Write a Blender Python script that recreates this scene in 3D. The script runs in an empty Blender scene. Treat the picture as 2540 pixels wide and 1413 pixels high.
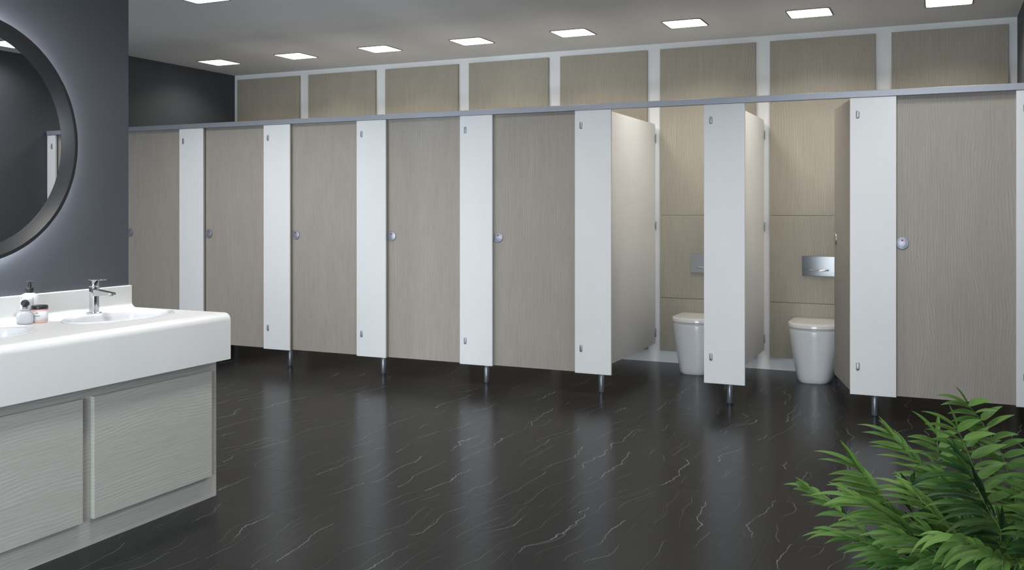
import bpy, bmesh, math, random
from mathutils import Vector, Matrix
R = math.radians
rnd = random.Random(7)
scene = bpy.context.scene
col = scene.collection

# ------------------------------------------------------------------ dimensions (metres)
D = 6.0894            # front plane of the cubicles
YB = 7.7174           # white rear wall
XL, XR = -6.723, 0.504
ZC = 2.6833
X0, PITCH, PW = -5.9079, 0.9, 0.2635
ZB = 0.1546           # underside of cubicle panels
RT, RB = 2.0091, 1.9698
WX = -3.54            # face of the vanity wall
YF = -1.6             # wall behind the viewpoint
CAMH, FPX, Y0, YAW = 1.2866, 2325.29, 518.85, 24.5893

# ------------------------------------------------------------------ camera
cam = bpy.data.cameras.new('camera')
cam.sensor_width = 36.0
cam.lens = 36.0 * FPX / 2540
cam.shift_y = -(706.5 - Y0) / 2540
cam.clip_start = 0.05
co = bpy.data.objects.new('camera', cam)
co.location = (0, 0, CAMH)
co.rotation_euler = (R(90), 0, R(YAW))
col.objects.link(co)
scene.camera = co

# ------------------------------------------------------------------ materials
def new_mat(name):
    m = bpy.data.materials.new(name); m.use_nodes = True
    nt = m.node_tree
    b = nt.nodes['Principled BSDF']
    return m, nt, b

def plain(name, rgb, rough=0.5, metal=0.0, spec=0.5, coat=0.0):
    m, nt, b = new_mat(name)
    b.inputs['Base Color'].default_value = (*rgb, 1)
    b.inputs['Roughness'].default_value = rough
    b.inputs['Metallic'].default_value = metal
    b.inputs['Specular IOR Level'].default_value = spec
    b.inputs['Coat Weight'].default_value = coat
    return m

class NT:
    """tiny helper to chain shader nodes"""
    def __init__(s, nt): s.nt = nt
    def n(s, t, **kw):
        x = s.nt.nodes.new(t)
        for k, v in kw.items(): setattr(x, k, v)
        return x
    def link(s, a, b): s.nt.links.new(a, b)
    def math(s, op, a, b=None, c=None, clamp=False):
        x = s.n('ShaderNodeMath', operation=op); x.use_clamp = clamp
        for i, v in enumerate((a, b, c)):
            if v is None: continue
            if isinstance(v, (int, float)): x.inputs[i].default_value = v
            else: s.link(v, x.inputs[i])
        return x.outputs[0]
    def vec(s, x, y, z):
        c = s.n('ShaderNodeCombineXYZ')
        for i, v in enumerate((x, y, z)):
            if isinstance(v, (int, float)): c.inputs[i].default_value = v
            else: s.link(v, c.inputs[i])
        return c.outputs[0]
    def noise(s, v, scale=1.0, detail=2.0, rough=0.5, dist=0.0):
        x = s.n('ShaderNodeTexNoise')
        x.inputs['Scale'].default_value = scale; x.inputs['Detail'].default_value = detail
        x.inputs['Roughness'].default_value = rough; x.inputs['Distortion'].default_value = dist
        s.link(v, x.inputs['Vector'])
        return x.outputs['Fac']
    def ramp(s, v, stops):
        x = s.n('ShaderNodeValToRGB'); e = x.color_ramp.elements
        while len(e) < len(stops): e.new(0.5)
        for el, (p, c) in zip(e, stops):
            el.position = p; el.color = (*c, 1) if len(c) == 3 else c
        s.link(v, x.inputs[0])
        return x.outputs[0]
    def smooth(s, v, a, b, lo=0.0, hi=1.0):
        x = s.n('ShaderNodeMapRange', interpolation_type='SMOOTHSTEP')
        for i, q in zip((1, 2, 3, 4), (a, b, lo, hi)): x.inputs[i].default_value = q
        s.link(v, x.inputs[0])
        return x.outputs[0]

def wood(name, base, light, across, along, third, fscale=1.0):
    """pale limed wood laminate: long fibres plus flame-shaped figure; axes are object-space"""
    m, nt, b = new_mat(name); h = NT(nt)
    tc = h.n('ShaderNodeTexCoord'); sp = h.n('ShaderNodeSeparateXYZ')
    h.link(tc.outputs['Object'], sp.inputs[0])
    oi = h.n('ShaderNodeObjectInfo')
    rr = h.math('MULTIPLY', oi.outputs['Random'], 37.0)
    u = h.math('ADD', sp.outputs[across], rr); v = h.math('ADD', sp.outputs[along], rr)
    w = h.math('MULTIPLY', sp.outputs[third], 3.0)
    warp = h.noise(h.vec(h.math('MULTIPLY', u, 1.7), h.math('MULTIPLY', v, 1.1), w), 1.0, 2.0, 0.5)
    wob = h.noise(h.vec(h.math('MULTIPLY', u, 9), h.math('MULTIPLY', v, 4.5), w), 1.0, 2.0, 0.5)
    ph = h.math('ADD', h.math('MULTIPLY', u, 62 * fscale), h.math('ADD', h.math('MULTIPLY', warp, 11.0), h.math('MULTIPLY', wob, 1.8)))
    s = h.math('SINE', h.math('MULTIPLY', ph, 6.283))
    fig = h.smooth(s, -0.1, 1.0)
    msk = h.smooth(h.noise(h.vec(h.math('MULTIPLY', u, 9), h.math('MULTIPLY', v, 2.4), w), 1.0, 3.0, 0.6), 0.42, 0.66)
    fig = h.math('MULTIPLY', fig, h.math('ADD', h.math('MULTIPLY', msk, 0.72), 0.22))
    fib = h.noise(h.vec(h.math('MULTIPLY', u, 420), h.math('MULTIPLY', v, 7), w), 1.0, 2.0, 0.6)
    fib2 = h.noise(h.vec(h.math('MULTIPLY', u, 120), h.math('MULTIPLY', v, 2.0), w), 1.0, 2.0, 0.6)
    t = h.math('ADD', h.math('MULTIPLY', fig, 0.37), h.math('ADD', h.math('MULTIPLY', h.math('SUBTRACT', fib, 0.5), 0.7), h.math('MULTIPLY', h.math('SUBTRACT', fib2, 0.5), 0.5)))
    c = h.ramp(h.math('ADD', t, 0.30, clamp=True), [(0.0, [q * 0.80 for q in base]), (0.30, base), (1.0, light)])
    h.link(c, b.inputs['Base Color'])
    b.inputs['Roughness'].default_value = 0.5
    b.inputs['Specular IOR Level'].default_value = 0.3
    bp = h.n('ShaderNodeBump'); bp.inputs['Strength'].default_value = 0.25; bp.inputs['Distance'].default_value = 0.0015
    h.link(t, bp.inputs['Height']); h.link(bp.outputs[0], b.inputs['Normal'])
    return m

WB, WL = (0.335, 0.302, 0.262), (0.43, 0.398, 0.35)
M_door = wood('limed_oak_door', WB, WL, 'X', 'Z', 'Y')
M_panel = wood('limed_oak_panel', (0.345, 0.312, 0.255), (0.45, 0.415, 0.345), 'X', 'Z', 'Y')
M_open = wood('limed_oak_open_door', WB, WL, 'X', 'Z', 'Y')
M_cab = wood('limed_oak_cabinet', (0.47, 0.462, 0.42), (0.585, 0.58, 0.54), 'Z', 'Y', 'X', 1.15)

def paint(name, rgb, rough=0.6, bump=0.02, spec=0.4):
    m, nt, b = new_mat(name); h = NT(nt)
    tc = h.n('ShaderNodeTexCoord')
    n = h.noise(tc.outputs['Object'], 3.0, 4.0, 0.6)
    c = h.ramp(n, [(0.2, [q * 0.97 for q in rgb]), (0.8, [min(1, q * 1.03) for q in rgb])])
    h.link(c, b.inputs['Base Color'])
    b.inputs['Roughness'].default_value = rough
    b.inputs['Specular IOR Level'].default_value = spec
    n2 = h.noise(tc.outputs['Object'], 250.0, 2.0, 0.6)
    bp = h.n('ShaderNodeBump'); bp.inputs['Strength'].default_value = bump; bp.inputs['Distance'].default_value = 0.001
    h.link(n2, bp.inputs['Height']); h.link(bp.outputs[0], b.inputs['Normal'])
    return m

M_dark = paint('charcoal_paint', (0.070, 0.0755, 0.087), 0.65)
M_white = paint('white_laminate', (0.76, 0.765, 0.765), 0.45, 0.0, 0.35)
M_rear = paint('white_wall_paint', (0.84, 0.845, 0.85), 0.6, 0.02)
M_ceil = paint('ceiling_paint', (0.75, 0.75, 0.755), 0.8, 0.02, 0.2)
M_top = paint('solid_surface_white', (0.80, 0.80, 0.785), 0.35, 0.0)
M_ceramic = plain('glazed_ceramic', (0.80, 0.81, 0.83), 0.16, 0, 0.4, 0.0)
M_lid = plain('glossy_toilet_seat', (0.82, 0.815, 0.80), 0.14)
M_chrome = plain('chrome', (0.82, 0.83, 0.85), 0.07, 1.0)
M_brush = plain('brushed_steel', (0.30, 0.30, 0.30), 0.32, 0.9)
M_dchrome = plain('smoked_glass_plate', (0.035, 0.040, 0.052), 0.10, 0.0, 0.85)  # chrome plate; its dark reflection is put into the base colour
M_steel = plain('satin_steel', (0.34, 0.355, 0.40), 0.4, 0.65)
M_alu = plain('anodised_aluminium', (0.335, 0.35, 0.39), 0.42, 0.35)
M_black = plain('black_plastic', (0.018, 0.018, 0.019), 0.35)
M_ring = plain('dark_frame_lacquer', (0.017, 0.018, 0.020), 0.42)
M_trimdark = plain('bronze_light_trim', (0.06, 0.055, 0.05), 0.4)
M_red = plain('red_indicator', (0.35, 0.008, 0.012), 0.3)
M_ink = plain('black_ink', (0.02, 0.02, 0.022), 0.6)
M_inkg = plain('grey_ink', (0.25, 0.26, 0.30), 0.6)
M_bottle = plain('white_bottle_plastic', (0.93, 0.935, 0.95), 0.25)
M_label = plain('white_label', (0.88, 0.88, 0.89), 0.4)
M_pink = plain('pink_cream', (0.80, 0.50, 0.45), 0.3)
M_cloth = plain('pale_grey_fabric', (0.62, 0.63, 0.66), 0.85)
M_cord = plain('off_white_cord', (0.62, 0.60, 0.55), 0.8)
M_mirror = plain('mirror_silver', (0.86, 0.87, 0.88), 0.0, 1.0)
M_pot = plain('dark_grey_planter', (0.07, 0.07, 0.075), 0.5)
M_seal = plain('shadow_rubber', (0.03, 0.03, 0.03), 0.6)

def soil_mat():
    m, nt, b = new_mat('potting_soil'); h = NT(nt)
    tc = h.n('ShaderNodeTexCoord')
    c = h.ramp(h.noise(tc.outputs['Object'], 60, 5, 0.7), [(0.3, (0.015, 0.010, 0.007)), (0.7, (0.06, 0.042, 0.03))])
    h.link(c, b.inputs['Base Color']); b.inputs['Roughness'].default_value = 0.9
    return m
M_soil = soil_mat()

def emit(name, rgb, s):
    m = bpy.data.materials.new(name); m.use_nodes = True; nt = m.node_tree
    nt.nodes.remove(nt.nodes['Principled BSDF'])
    e = nt.nodes.new('ShaderNodeEmission'); e.inputs[0].default_value = (*rgb, 1); e.inputs[1].default_value = s
    nt.links.new(e.outputs[0], nt.nodes['Material Output'].inputs[0])
    return m
W_CUB, W_HALL, L_LED, L_SKY = 8.0, 17.0, 210.0, 20.5
M_lightw = emit('warm_light_panel', (1.0, 0.97, 0.92), 3.0)
M_lightc = emit('neutral_light_panel', (0.98, 0.99, 1.0), 3.0)
M_led = emit('mirror_backlight', (0.90, 0.94, 1.0), L_LED)

def floor_mat():
    m, nt, b = new_mat('black_veined_stone_tiles'); h = NT(nt)
    tc = h.n('ShaderNodeTexCoord'); sp = h.n('ShaderNodeSeparateXYZ')
    h.link(tc.outputs['Object'], sp.inputs[0])
    x, y = sp.outputs['X'], sp.outputs['Y']
    TY, TX = 0.5285, 1.057
    ty = h.math('DIVIDE', h.math('ADD', y, 10 * TY - 3.2), TY)
    row = h.math('FLOOR', ty); fy = h.math('FRACT', ty)
    tx = h.math('DIVIDE', h.math('ADD', h.math('ADD', x, 20 * TX + 0.62), h.math('MULTIPLY', h.math('MODULO', row, 2.0), TX * 0.5)), TX)
    cx = h.math('FLOOR', tx); fx = h.math('FRACT', tx)
    jy = h.math('MULTIPLY', h.math('MINIMUM', fy, h.math('SUBTRACT', 1.0, fy)), TY)
    jx = h.math('MULTIPLY', h.math('MINIMUM', fx, h.math('SUBTRACT', 1.0, fx)), TX)
    joint = h.smooth(h.math('MINIMUM', jx, jy), 0.0008, 0.0024, 1.0, 0.0)
    wn = h.n('ShaderNodeTexWhiteNoise', noise_dimensions='2D')
    h.link(h.vec(cx, row, 0.0), wn.inputs['Vector'])
    tr = wn.outputs['Value']
    off = h.math('MULTIPLY', tr, 60.0)
    # thin veins run roughly one way across each tile: lines of constant width, bent by a slow wander and a jagged zigzag
    yy = h.math('ADD', y, off)
    tilt = h.math('MULTIPLY', h.math('SUBTRACT', tr, 0.5), 0.30)
    xs = h.math('ADD', x, h.math('MULTIPLY', h.math('MULTIPLY', fy, TY), tilt))
    wan = h.noise(h.vec(h.math('MULTIPLY', x, 1.5), h.math('MULTIPLY', yy, 2.0), off), 1.0, 2.0, 0.5)
    def layer(cell, seed, half, zamp, zf, glo, ghi, gf):
        zig = h.noise(h.vec(h.math('MULTIPLY', x, zf * .5), h.math('MULTIPLY', yy, zf), h.math('ADD', off, seed)), 1.0, 5.0, 0.68)
        q = h.math('ADD', xs, h.math('ADD', h.math('MULTIPLY', h.math('SUBTRACT', zig, 0.5), zamp), h.math('MULTIPLY', h.math('SUBTRACT', wan, 0.5), 0.30)))
        q = h.math('ADD', h.math('DIVIDE', q, cell), 50.0 + seed)
        cid = h.math('FLOOR', q)
        wn_ = h.n('ShaderNodeTexWhiteNoise', noise_dimensions='2D'); h.link(h.vec(cid, h.math('ADD', h.math('MULTIPLY', tr, 91.0), seed), 0.0), wn_.inputs['Vector'])
        pos = h.math('ADD', h.math('MULTIPLY', wn_.outputs['Value'], 0.6), 0.2)
        d = h.math('MULTIPLY', h.math('ABSOLUTE', h.math('SUBTRACT', h.math('FRACT', q), pos)), cell)
        g = h.noise(h.vec(h.math('MULTIPLY', cid, 3.71), h.math('MULTIPLY', yy, gf), h.math('ADD', off, seed)), 1.0, 2.0, 0.6)
        gate = h.smooth(g, glo, ghi)
        return h.math('MULTIPLY', h.smooth(d, half * .25, half, 1.0, 0.0), gate)
    va = layer(0.26, 0.0, 0.0026, 0.075, 7.0, 0.45, 0.58, 1.7)
    vb = layer(0.26, 0.0, 0.0020, 0.105, 7.0, 0.52, 0.66, 1.7)
    vc = layer(0.11, 3.0, 0.0019, 0.040, 5.0, 0.42, 0.68, 2.0)
    vd = layer(0.055, 7.0, 0.0016, 0.020, 4.0, 0.46, 0.76, 2.2)
    v = h.math('ADD', h.math('MULTIPLY', h.math('MAXIMUM', va, vb), 0.62), h.math('ADD', h.math('MULTIPLY', vc, 0.42), h.math('MULTIPLY', vd, 0.24)), clamp=True)
    cloud = h.noise(h.vec(h.math('MULTIPLY', x, 3), h.math('MULTIPLY', y, 2), off), 1.0, 4.0, 0.6)
    basec = h.ramp(cloud, [(0.25, (0.0118, 0.0121, 0.0124)), (0.75, (0.0164, 0.0168, 0.0172))])
    mx = h.n('ShaderNodeMix', data_type='RGBA'); h.link(v, mx.inputs[0]); h.link(basec, mx.inputs[6]); mx.inputs[7].default_value = (0.23, 0.235, 0.235, 1)
    mj = h.n('ShaderNodeMix', data_type='RGBA'); h.link(h.math('MULTIPLY', joint, 0.75), mj.inputs[0]); h.link(mx.outputs[2], mj.inputs[6]); mj.inputs[7].default_value = (0.010, 0.010, 0.010, 1)
    h.link(mj.outputs[2], b.inputs['Base Color'])
    h.link(h.smooth(cloud, 0.2, 0.8, 0.20, 0.23), b.inputs['Roughness'])
    b.inputs['Specular IOR Level'].default_value = 0.085
    bp = h.n('ShaderNodeBump'); bp.inputs['Strength'].default_value = 0.35; bp.inputs['Distance'].default_value = 0.0008
    h.link(h.math('SUBTRACT', 1.0, joint), bp.inputs['Height']); h.link(bp.outputs[0], b.inputs['Normal'])
    return m
M_floor = floor_mat()

def leaf_mat():
    m, nt, b = new_mat('palm_leaf'); h = NT(nt)
    uv = h.n('ShaderNodeUVMap'); uv.uv_map = 'leaf'
    sp = h.n('ShaderNodeSeparateXYZ'); h.link(uv.outputs[0], sp.inputs[0])
    u, v = sp.outputs['X'], sp.outputs['Y']      # u along the leaflet, v across it (-1..1)
    av = h.math('ABSOLUTE', v)
    mid = h.smooth(av, 0.02, 0.10, 1.0, 0.0)
    side = h.smooth(h.math('SINE', h.math('MULTIPLY', h.math('SUBTRACT', h.math('MULTIPLY', u, 11.0), h.math('MULTIPLY', av, 1.6)), 6.283)), 0.75, 1.0)
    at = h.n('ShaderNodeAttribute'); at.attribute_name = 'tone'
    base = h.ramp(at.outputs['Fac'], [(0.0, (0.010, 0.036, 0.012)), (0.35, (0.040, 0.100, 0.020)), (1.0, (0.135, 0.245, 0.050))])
    mx = h.n('ShaderNodeMix', data_type='RGBA')
    h.link(h.math('MULTIPLY', h.math('MAXIMUM', mid, h.math('MULTIPLY', side, 0.6)), 0.6), mx.inputs[0])
    h.link(base, mx.inputs[6])
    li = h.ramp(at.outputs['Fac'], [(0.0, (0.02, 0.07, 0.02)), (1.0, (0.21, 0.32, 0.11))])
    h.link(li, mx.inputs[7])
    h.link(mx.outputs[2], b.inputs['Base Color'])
    b.inputs['Roughness'].default_value = 0.5
    b.inputs['Specular IOR Level'].default_value = 0.22
    tr = h.n('ShaderNodeBsdfTranslucent'); h.link(mx.outputs[2], tr.inputs[0])
    ms = h.n('ShaderNodeMixShader'); ms.inputs[0].default_value = 0.18
    h.link(b.outputs[0], ms.inputs[1]); h.link(tr.outputs[0], ms.inputs[2])
    h.link(ms.outputs[0], nt.nodes['Material Output'].inputs[0])
    return m
M_leaf = leaf_mat()
M_stem = plain('palm_stem_green', (0.09, 0.17, 0.045), 0.5)

def pane_mat():
    m = bpy.data.materials.new('window_pane'); m.use_nodes = True; nt = m.node_tree; h = NT(nt)
    nt.nodes.remove(nt.nodes['Principled BSDF'])
    t = h.n('ShaderNodeBsdfTransparent'); t.inputs[0].default_value = (0.95, 0.97, 0.97, 1)
    g = h.n('ShaderNodeBsdfGlossy'); g.inputs['Roughness'].default_value = 0.02
    x = h.n('ShaderNodeMixShader'); x.inputs[0].default_value = 0.06
    h.link(t.outputs[0], x.inputs[1]); h.link(g.outputs[0], x.inputs[2]); h.link(x.outputs[0], nt.nodes['Material Output'].inputs[0])
    return m
M_pane = pane_mat()

# ------------------------------------------------------------------ mesh helpers
def mesh_from(name, verts, faces, smooth=False):
    me = bpy.data.meshes.new(name); me.from_pydata([tuple(v) for v in verts], [], faces); me.update()
    if smooth:
        for p in me.polygons: p.use_smooth = True
    return me

def fin(bm, name, smooth=False, ang=None):
    bmesh.ops.recalc_face_normals(bm, faces=bm.faces[:])
    me = bpy.data.meshes.new(name); bm.to_mesh(me); bm.free()
    if smooth:
        for p in me.polygons: p.use_smooth = True
        if ang: me.set_sharp_from_angle(angle=R(ang))
    return me

def add_box(bm, a, b, bev=0.0, seg=2):
    g = bmesh.ops.create_cube(bm, size=1.0)
    vs = g['verts']
    for v in vs:
        v.co = Vector([a[i] + (v.co[i] + 0.5) * (b[i] - a[i]) for i in range(3)])
    if bev > 0:
        es = list({e for v in vs for e in v.link_edges})
        bmesh.ops.bevel(bm, geom=es, offset=bev, segments=seg, affect='EDGES', profile=0.5)

def box(name, a, b, bev=0.0, seg=2):
    bm = bmesh.new(); add_box(bm, a, b, bev, seg)
    return fin(bm, name, bev > 0, 18)

def add_loft(bm, rings, cap0=True, cap1=True, closed=True):
    rs = [[bm.verts.new(p) for p in ring] for ring in rings]
    n = len(rs[0])
    for a, b in zip(rs, rs[1:]):
        for i in range(n if closed else n - 1):
            j = (i + 1) % n
            bm.faces.new((a[i], a[j], b[j], b[i]))
    if cap0: bm.faces.new(list(reversed(rs[0])))
    if cap1: bm.faces.new(rs[-1])
    return rs

def loft(name, rings, smooth=True, ang=40, cap0=True, cap1=True):
    bm = bmesh.new(); add_loft(bm, rings, cap0, cap1)
    return fin(bm, name, smooth, ang)

def circ(c, r, n=32, ax='Z', sx=1.0, sy=1.0):
    out = []
    for i in range(n):
        t = 2 * math.pi * i / n
        a, b = r * sx * math.cos(t), r * sy * math.sin(t)
        out.append({'Z': (c[0] + a, c[1] + b, c[2]), 'Y': (c[0] + a, c[1], c[2] + b), 'X': (c[0], c[1] + a, c[2] + b)}[ax])
    return out

def lathe(name, prof, n=40, ax='Z', ang=40, c=(0, 0, 0), cap0=True, cap1=True):
    i = 'XYZ'.index(ax)
    rings = []
    for r, h in prof:
        cc = list(c); cc[i] += h
        rings.append(circ(cc, r, n, ax))
    return loft(name, rings, True, ang, cap0, cap1)

def rrect(w, d, r, n=6):
    """rounded rectangle outline centred on the origin"""
    out = []
    for sx, sy, a0 in ((1, 1, 0), (-1, 1, 90), (-1, -1, 180), (1, -1, 270)):
        for k in range(n + 1):
            a = R(a0 + 90 * k / n)
            out.append((sx * (w / 2 - r) + r * math.cos(a), sy * (d / 2 - r) + r * math.sin(a)))
    return out

def tube(name, pts, rad, n=8, ang=60):
    bm = bmesh.new(); add_tube(bm, pts, rad, n)
    return fin(bm, name, True, ang)

def add_tube(bm, pts, rad, n=8):
    pts = [Vector(p) for p in pts]; rings = []
    up = Vector((0.13, 0.31, 0.94))
    for i, p in enumerate(pts):
        t = (pts[min(i + 1, len(pts) - 1)] - pts[max(i - 1, 0)]).normalized()
        s = t.cross(up).normalized(); u = s.cross(t)
        r = rad[i] if isinstance(rad, (list, tuple)) else rad
        rings.append([tuple(p + (s * math.cos(2 * math.pi * k / n) + u * math.sin(2 * math.pi * k / n)) * r) for k in range(n)])
    add_loft(bm, rings)

def ob(name, me, mat, parent=None, loc=None, rot=None):
    o = bpy.data.objects.new(name, me)
    if mat and me and not me.materials: me.materials.append(mat)
    col.objects.link(o)
    if parent: o.parent = parent
    if loc: o.location = loc
    if rot: o.rotation_euler = rot
    return o

def tag(o, label, cat, group=None):
    o['label'] = label; o['category'] = cat; o['kind'] = 'thing'
    if group: o['group'] = group
    return o

def thing(name, label, cat, loc=(0, 0, 0), group=None, rz=0.0):
    o = bpy.data.objects.new(name, None); o.empty_display_size = 0.05
    col.objects.link(o); o.location = loc; o.rotation_euler = (0, 0, rz)
    return tag(o, label, cat, group)

def struct(name, me, mat, label=None, parent=None):
    o = ob(name, me, mat, parent)
    if not parent:
        o['kind'] = 'structure'
        if label: o['label'] = label
    return o

def text_mesh(body, size, depth=0.0004):
    c = bpy.data.curves.new('txt', 'FONT'); c.body = body; c.size = size; c.extrude = depth; c.align_x = 'CENTER'; c.align_y = 'CENTER'
    o = bpy.data.objects.new('txt', c); col.objects.link(o)
    dg = bpy.context.evaluated_depsgraph_get(); dg.update()
    me = bpy.data.meshes.new_from_object(o.evaluated_get(dg))
    bpy.data.objects.remove(o); bpy.data.curves.remove(c)
    me.materials.clear()
    return me

def wrap_text(body, size, rad, ang, z, squash=1.0):
    """lettering wrapped round an upright cylinder of radius rad, centred at angle ang"""
    me = text_mesh(body, size)
    for v in me.vertices:
        a = ang + v.co.x / rad
        rr = rad + 0.0002 + max(0.0, v.co.z)
        v.co = Vector((rr * math.cos(a), rr * math.sin(a) * squash, z + v.co.y))
    return me

# ------------------------------------------------------------------ room shell
struct('floor', box('floor', (XL - .2, YF - .2, -.1), (XR + .2, YB + .2, 0)), M_floor, 'floor of black stone tiles with thin white veins')
struct('ceiling', box('ceiling', (XL - .2, YF - .2, ZC), (XR + .2, YB + .2, ZC + .1)), M_ceil, 'plain light grey ceiling')
struct('wall_rear', box('wall_rear', (XL - .2, YB, 0), (XR + .2, YB + .15, ZC)), M_rear, 'white wall behind the cubicles')
struct('wall_far_left', box('wall_far_left', (XL - .15, YF, 0), (XL, YB, ZC)), M_dark, 'dark grey wall at the far left end of the cubicles')
struct('wall_right', box('wall_right', (XR, YF, 0), (XR + .15, YB, ZC)), M_dark, 'dark grey wall at the right end of the cubicles')
struct('wall_left', box('wall_left', (WX - .2, YF, 0), (WX, 3.32, ZC)), M_dark, 'dark grey wall carrying the round mirror')
# wall behind the camera with two unseen daylight windows, the left one added as fill
WZ0, WZ1 = 0.04, 1.80  # top kept low so less daylight reaches the ceiling
WINS = [(-1.95, 0.30), (-6.35, -4.05)]
bm = bmesh.new()
xs_ = [XL] + [v for w in sorted(WINS) for v in w] + [XR]
for k in range(0, len(xs_), 2): add_box(bm, (xs_[k], YF - .15, 0), (xs_[k + 1], YF, ZC))
for a_, b_ in WINS: add_box(bm, (a_, YF - .15, 0), (b_, YF, WZ0)); add_box(bm, (a_, YF - .15, WZ1), (b_, YF, ZC))
struct('wall_front', fin(bm, 'wall_front'), M_dark, 'dark grey wall with two tall windows')
for k, (a_, b_) in enumerate(WINS):
    bm = bmesh.new(); t = .05; ya, yb = YF - .12, YF - .05
    add_box(bm, (a_, ya, WZ0), (a_ + t, yb, WZ1)); add_box(bm, (b_ - t, ya, WZ0), (b_, yb, WZ1))
    add_box(bm, (a_ + t, ya, WZ0), (b_ - t, yb, WZ0 + t)); add_box(bm, (a_ + t, ya, WZ1 - t), (b_ - t, yb, WZ1))
    w_ = struct(f'window_{k + 1}', fin(bm, 'window_frame'), M_white, 'tall white framed window')
    struct('window_pane', box('window_pane', (a_ + t, YF - .088, WZ0 + t), (b_ - t, YF - .082, WZ1 - t)), M_pane, None, w_)

# ------------------------------------------------------------------ wall panels on the rear wall
ORD = ['first', 'second', 'third', 'fourth', 'fifth', 'sixth', 'seventh', 'eighth']
PP, PWD = (XR - XL) / 8, 0.79
pan_where = ['at the dark far wall', None, None, None, None, 'with the half hidden flush plate', 'with the flush plate in full view', 'at the right hand corner']
pan_meshes = None
for i in range(8):
    xc = XL + PP * (i + .5)
    extra = {0: 'in the corner by the dark far wall', 5: 'behind the toilet that is half hidden by a pilaster', 6: 'behind the toilet beside the open door', 7: 'in the corner above the rightmost closed door'}.get(i, f'above the cubicles, {ORD[i]} from the dark far wall')
    p = thing('wall_panel', f'tall wood grain wall panel {extra}', 'wall panel', (xc, YB, 0), 'wood wall panels on the rear wall')
    if pan_meshes is None:
        h = PWD / 2
        pan_meshes = [box('upper_board', (-h, -.03, 1.2385), (h, -.0005, 2.632), .002), box('middle_board', (-h, -.03, .5465), (h, -.0005, 1.2355), .002), box('lower_board', (-h, -.03, .10), (h, -.0005, .5435), .002)]
    for nm, me in zip(('upper_board', 'middle_board', 'lower_board'), pan_meshes): ob(nm, me, M_panel, p)

# ------------------------------------------------------------------ cubicles
rail = thing('head_rail', 'long grey aluminium rail along the top of all the cubicles', 'rail', (0, D, RB))
bm = bmesh.new(); add_box(bm, (XL + .002, -.006, 0), (XR - .002, .034, RT - RB), .0015)
ob('rail_profile', fin(bm, 'rail_profile', True, 18), M_alu, rail)

def pill(name):
    rings = []
    base = [(a * .010, b) for a, b in [(math.cos(R(t)), math.sin(R(t))) for t in range(0, 360, 15)]]
    out = []
    for t in range(0, 360, 15):
        a, b = .0098 * math.cos(R(t)), .0098 * math.sin(R(t))
        out.append((a, b + (.0145 if b >= 0 else -.0145)))
    for s, y in ((1, 0), (1, -.003), (.86, -.005), (.5, -.0056)):
        rings.append([(a * s, y, b * s) for a, b in out])
    return loft(name, rings, True, 50)
me_pill = pill('hinge_cap')
me_pil = box('pilaster_board', (0, 0, ZB), (PW, .018, RB - .0005), .0018)
me_pilL = box('pilaster_board', (0, 0, ZB), (X0 - PITCH + PW - XL - .004, .018, RB - .0005), .0018)
me_pilR = box('pilaster_board', (0, 0, ZB), (XR - .004 - (X0 + 7 * PITCH), .018, RB - .0005), .0018)

# partition: tall board with clipped rear corners, centred under the rail
PY0, PY1, PTH = .0195, YB - D - .010, .013
def partition_mesh():
    prof = [(PY0, ZB), (PY1 - .012, ZB), (PY1, ZB + .012), (PY1, RT - .03), (PY1 - .03, RT - .005), (PY0 + .035, RT - .005), (PY0 + .035, RB - .001), (PY0, RB - .001)]
    bm = bmesh.new()
    a = [bm.verts.new((-PTH / 2, y, z)) for y, z in prof]; b = [bm.verts.new((PTH / 2, y, z)) for y, z in prof]
    n = len(prof)
    for i in range(n): bm.faces.new((a[i], a[(i + 1) % n], b[(i + 1) % n], b[i]))
    bm.faces.new(a); bm.faces.new(list(reversed(b)))
    bmesh.ops.bevel(bm, geom=bm.edges[:], offset=.0015, segments=2, affect='EDGES')
    return fin(bm, 'partition_board', True, 18)
me_part = partition_mesh()
def bracket_mesh():
    """U-shaped wall bracket: two rounded cheeks over the board's edge and a web to the wall"""
    bm = bmesh.new()
    for s in (-1, 1):
        x = s * (PTH / 2 + .0025)
        prof = [(PY1 - .028, 0.0)] + [(PY1 - .028 * math.cos(R(t)) if False else PY1 - .024 * math.cos(R(t)) - .002, .034 * math.sin(R(t))) for t in range(15, 90, 15)] + [(PY1, .036), (PY1, -.036)] + [(PY1 - .024 * math.cos(R(t)) - .002, -.034 * math.sin(R(t))) for t in range(75, 0, -15)]
        a = [bm.verts.new((x - .002, y, z)) for y, z in prof]; b = [bm.verts.new((x + .002, y, z)) for y, z in prof]
        n = len(prof)
        for i in range(n): bm.faces.new((a[i], a[(i + 1) % n], b[(i + 1) % n], b[i]))
        bm.faces.new(a); bm.faces.new(list(reversed(b)))
    add_box(bm, (-PTH / 2 - .0045, PY1 + .0005, -.034), (PTH / 2 + .0045, YB - D - .0005, .034))
    return fin(bm, 'wall_bracket')
me_brk = bracket_mesh()
me_leg = lathe('leg', [(.0115, ZB + .004), (.0115, .118), (.0135, .117), (.0165, .1155), (.0165, .112)], 28, ang=30)
me_sleeve = lathe('leg_sleeve', [(.0185, .113), (.0195, .111), (.0195, .004), (.017, .0)], 28, ang=40)

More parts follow.
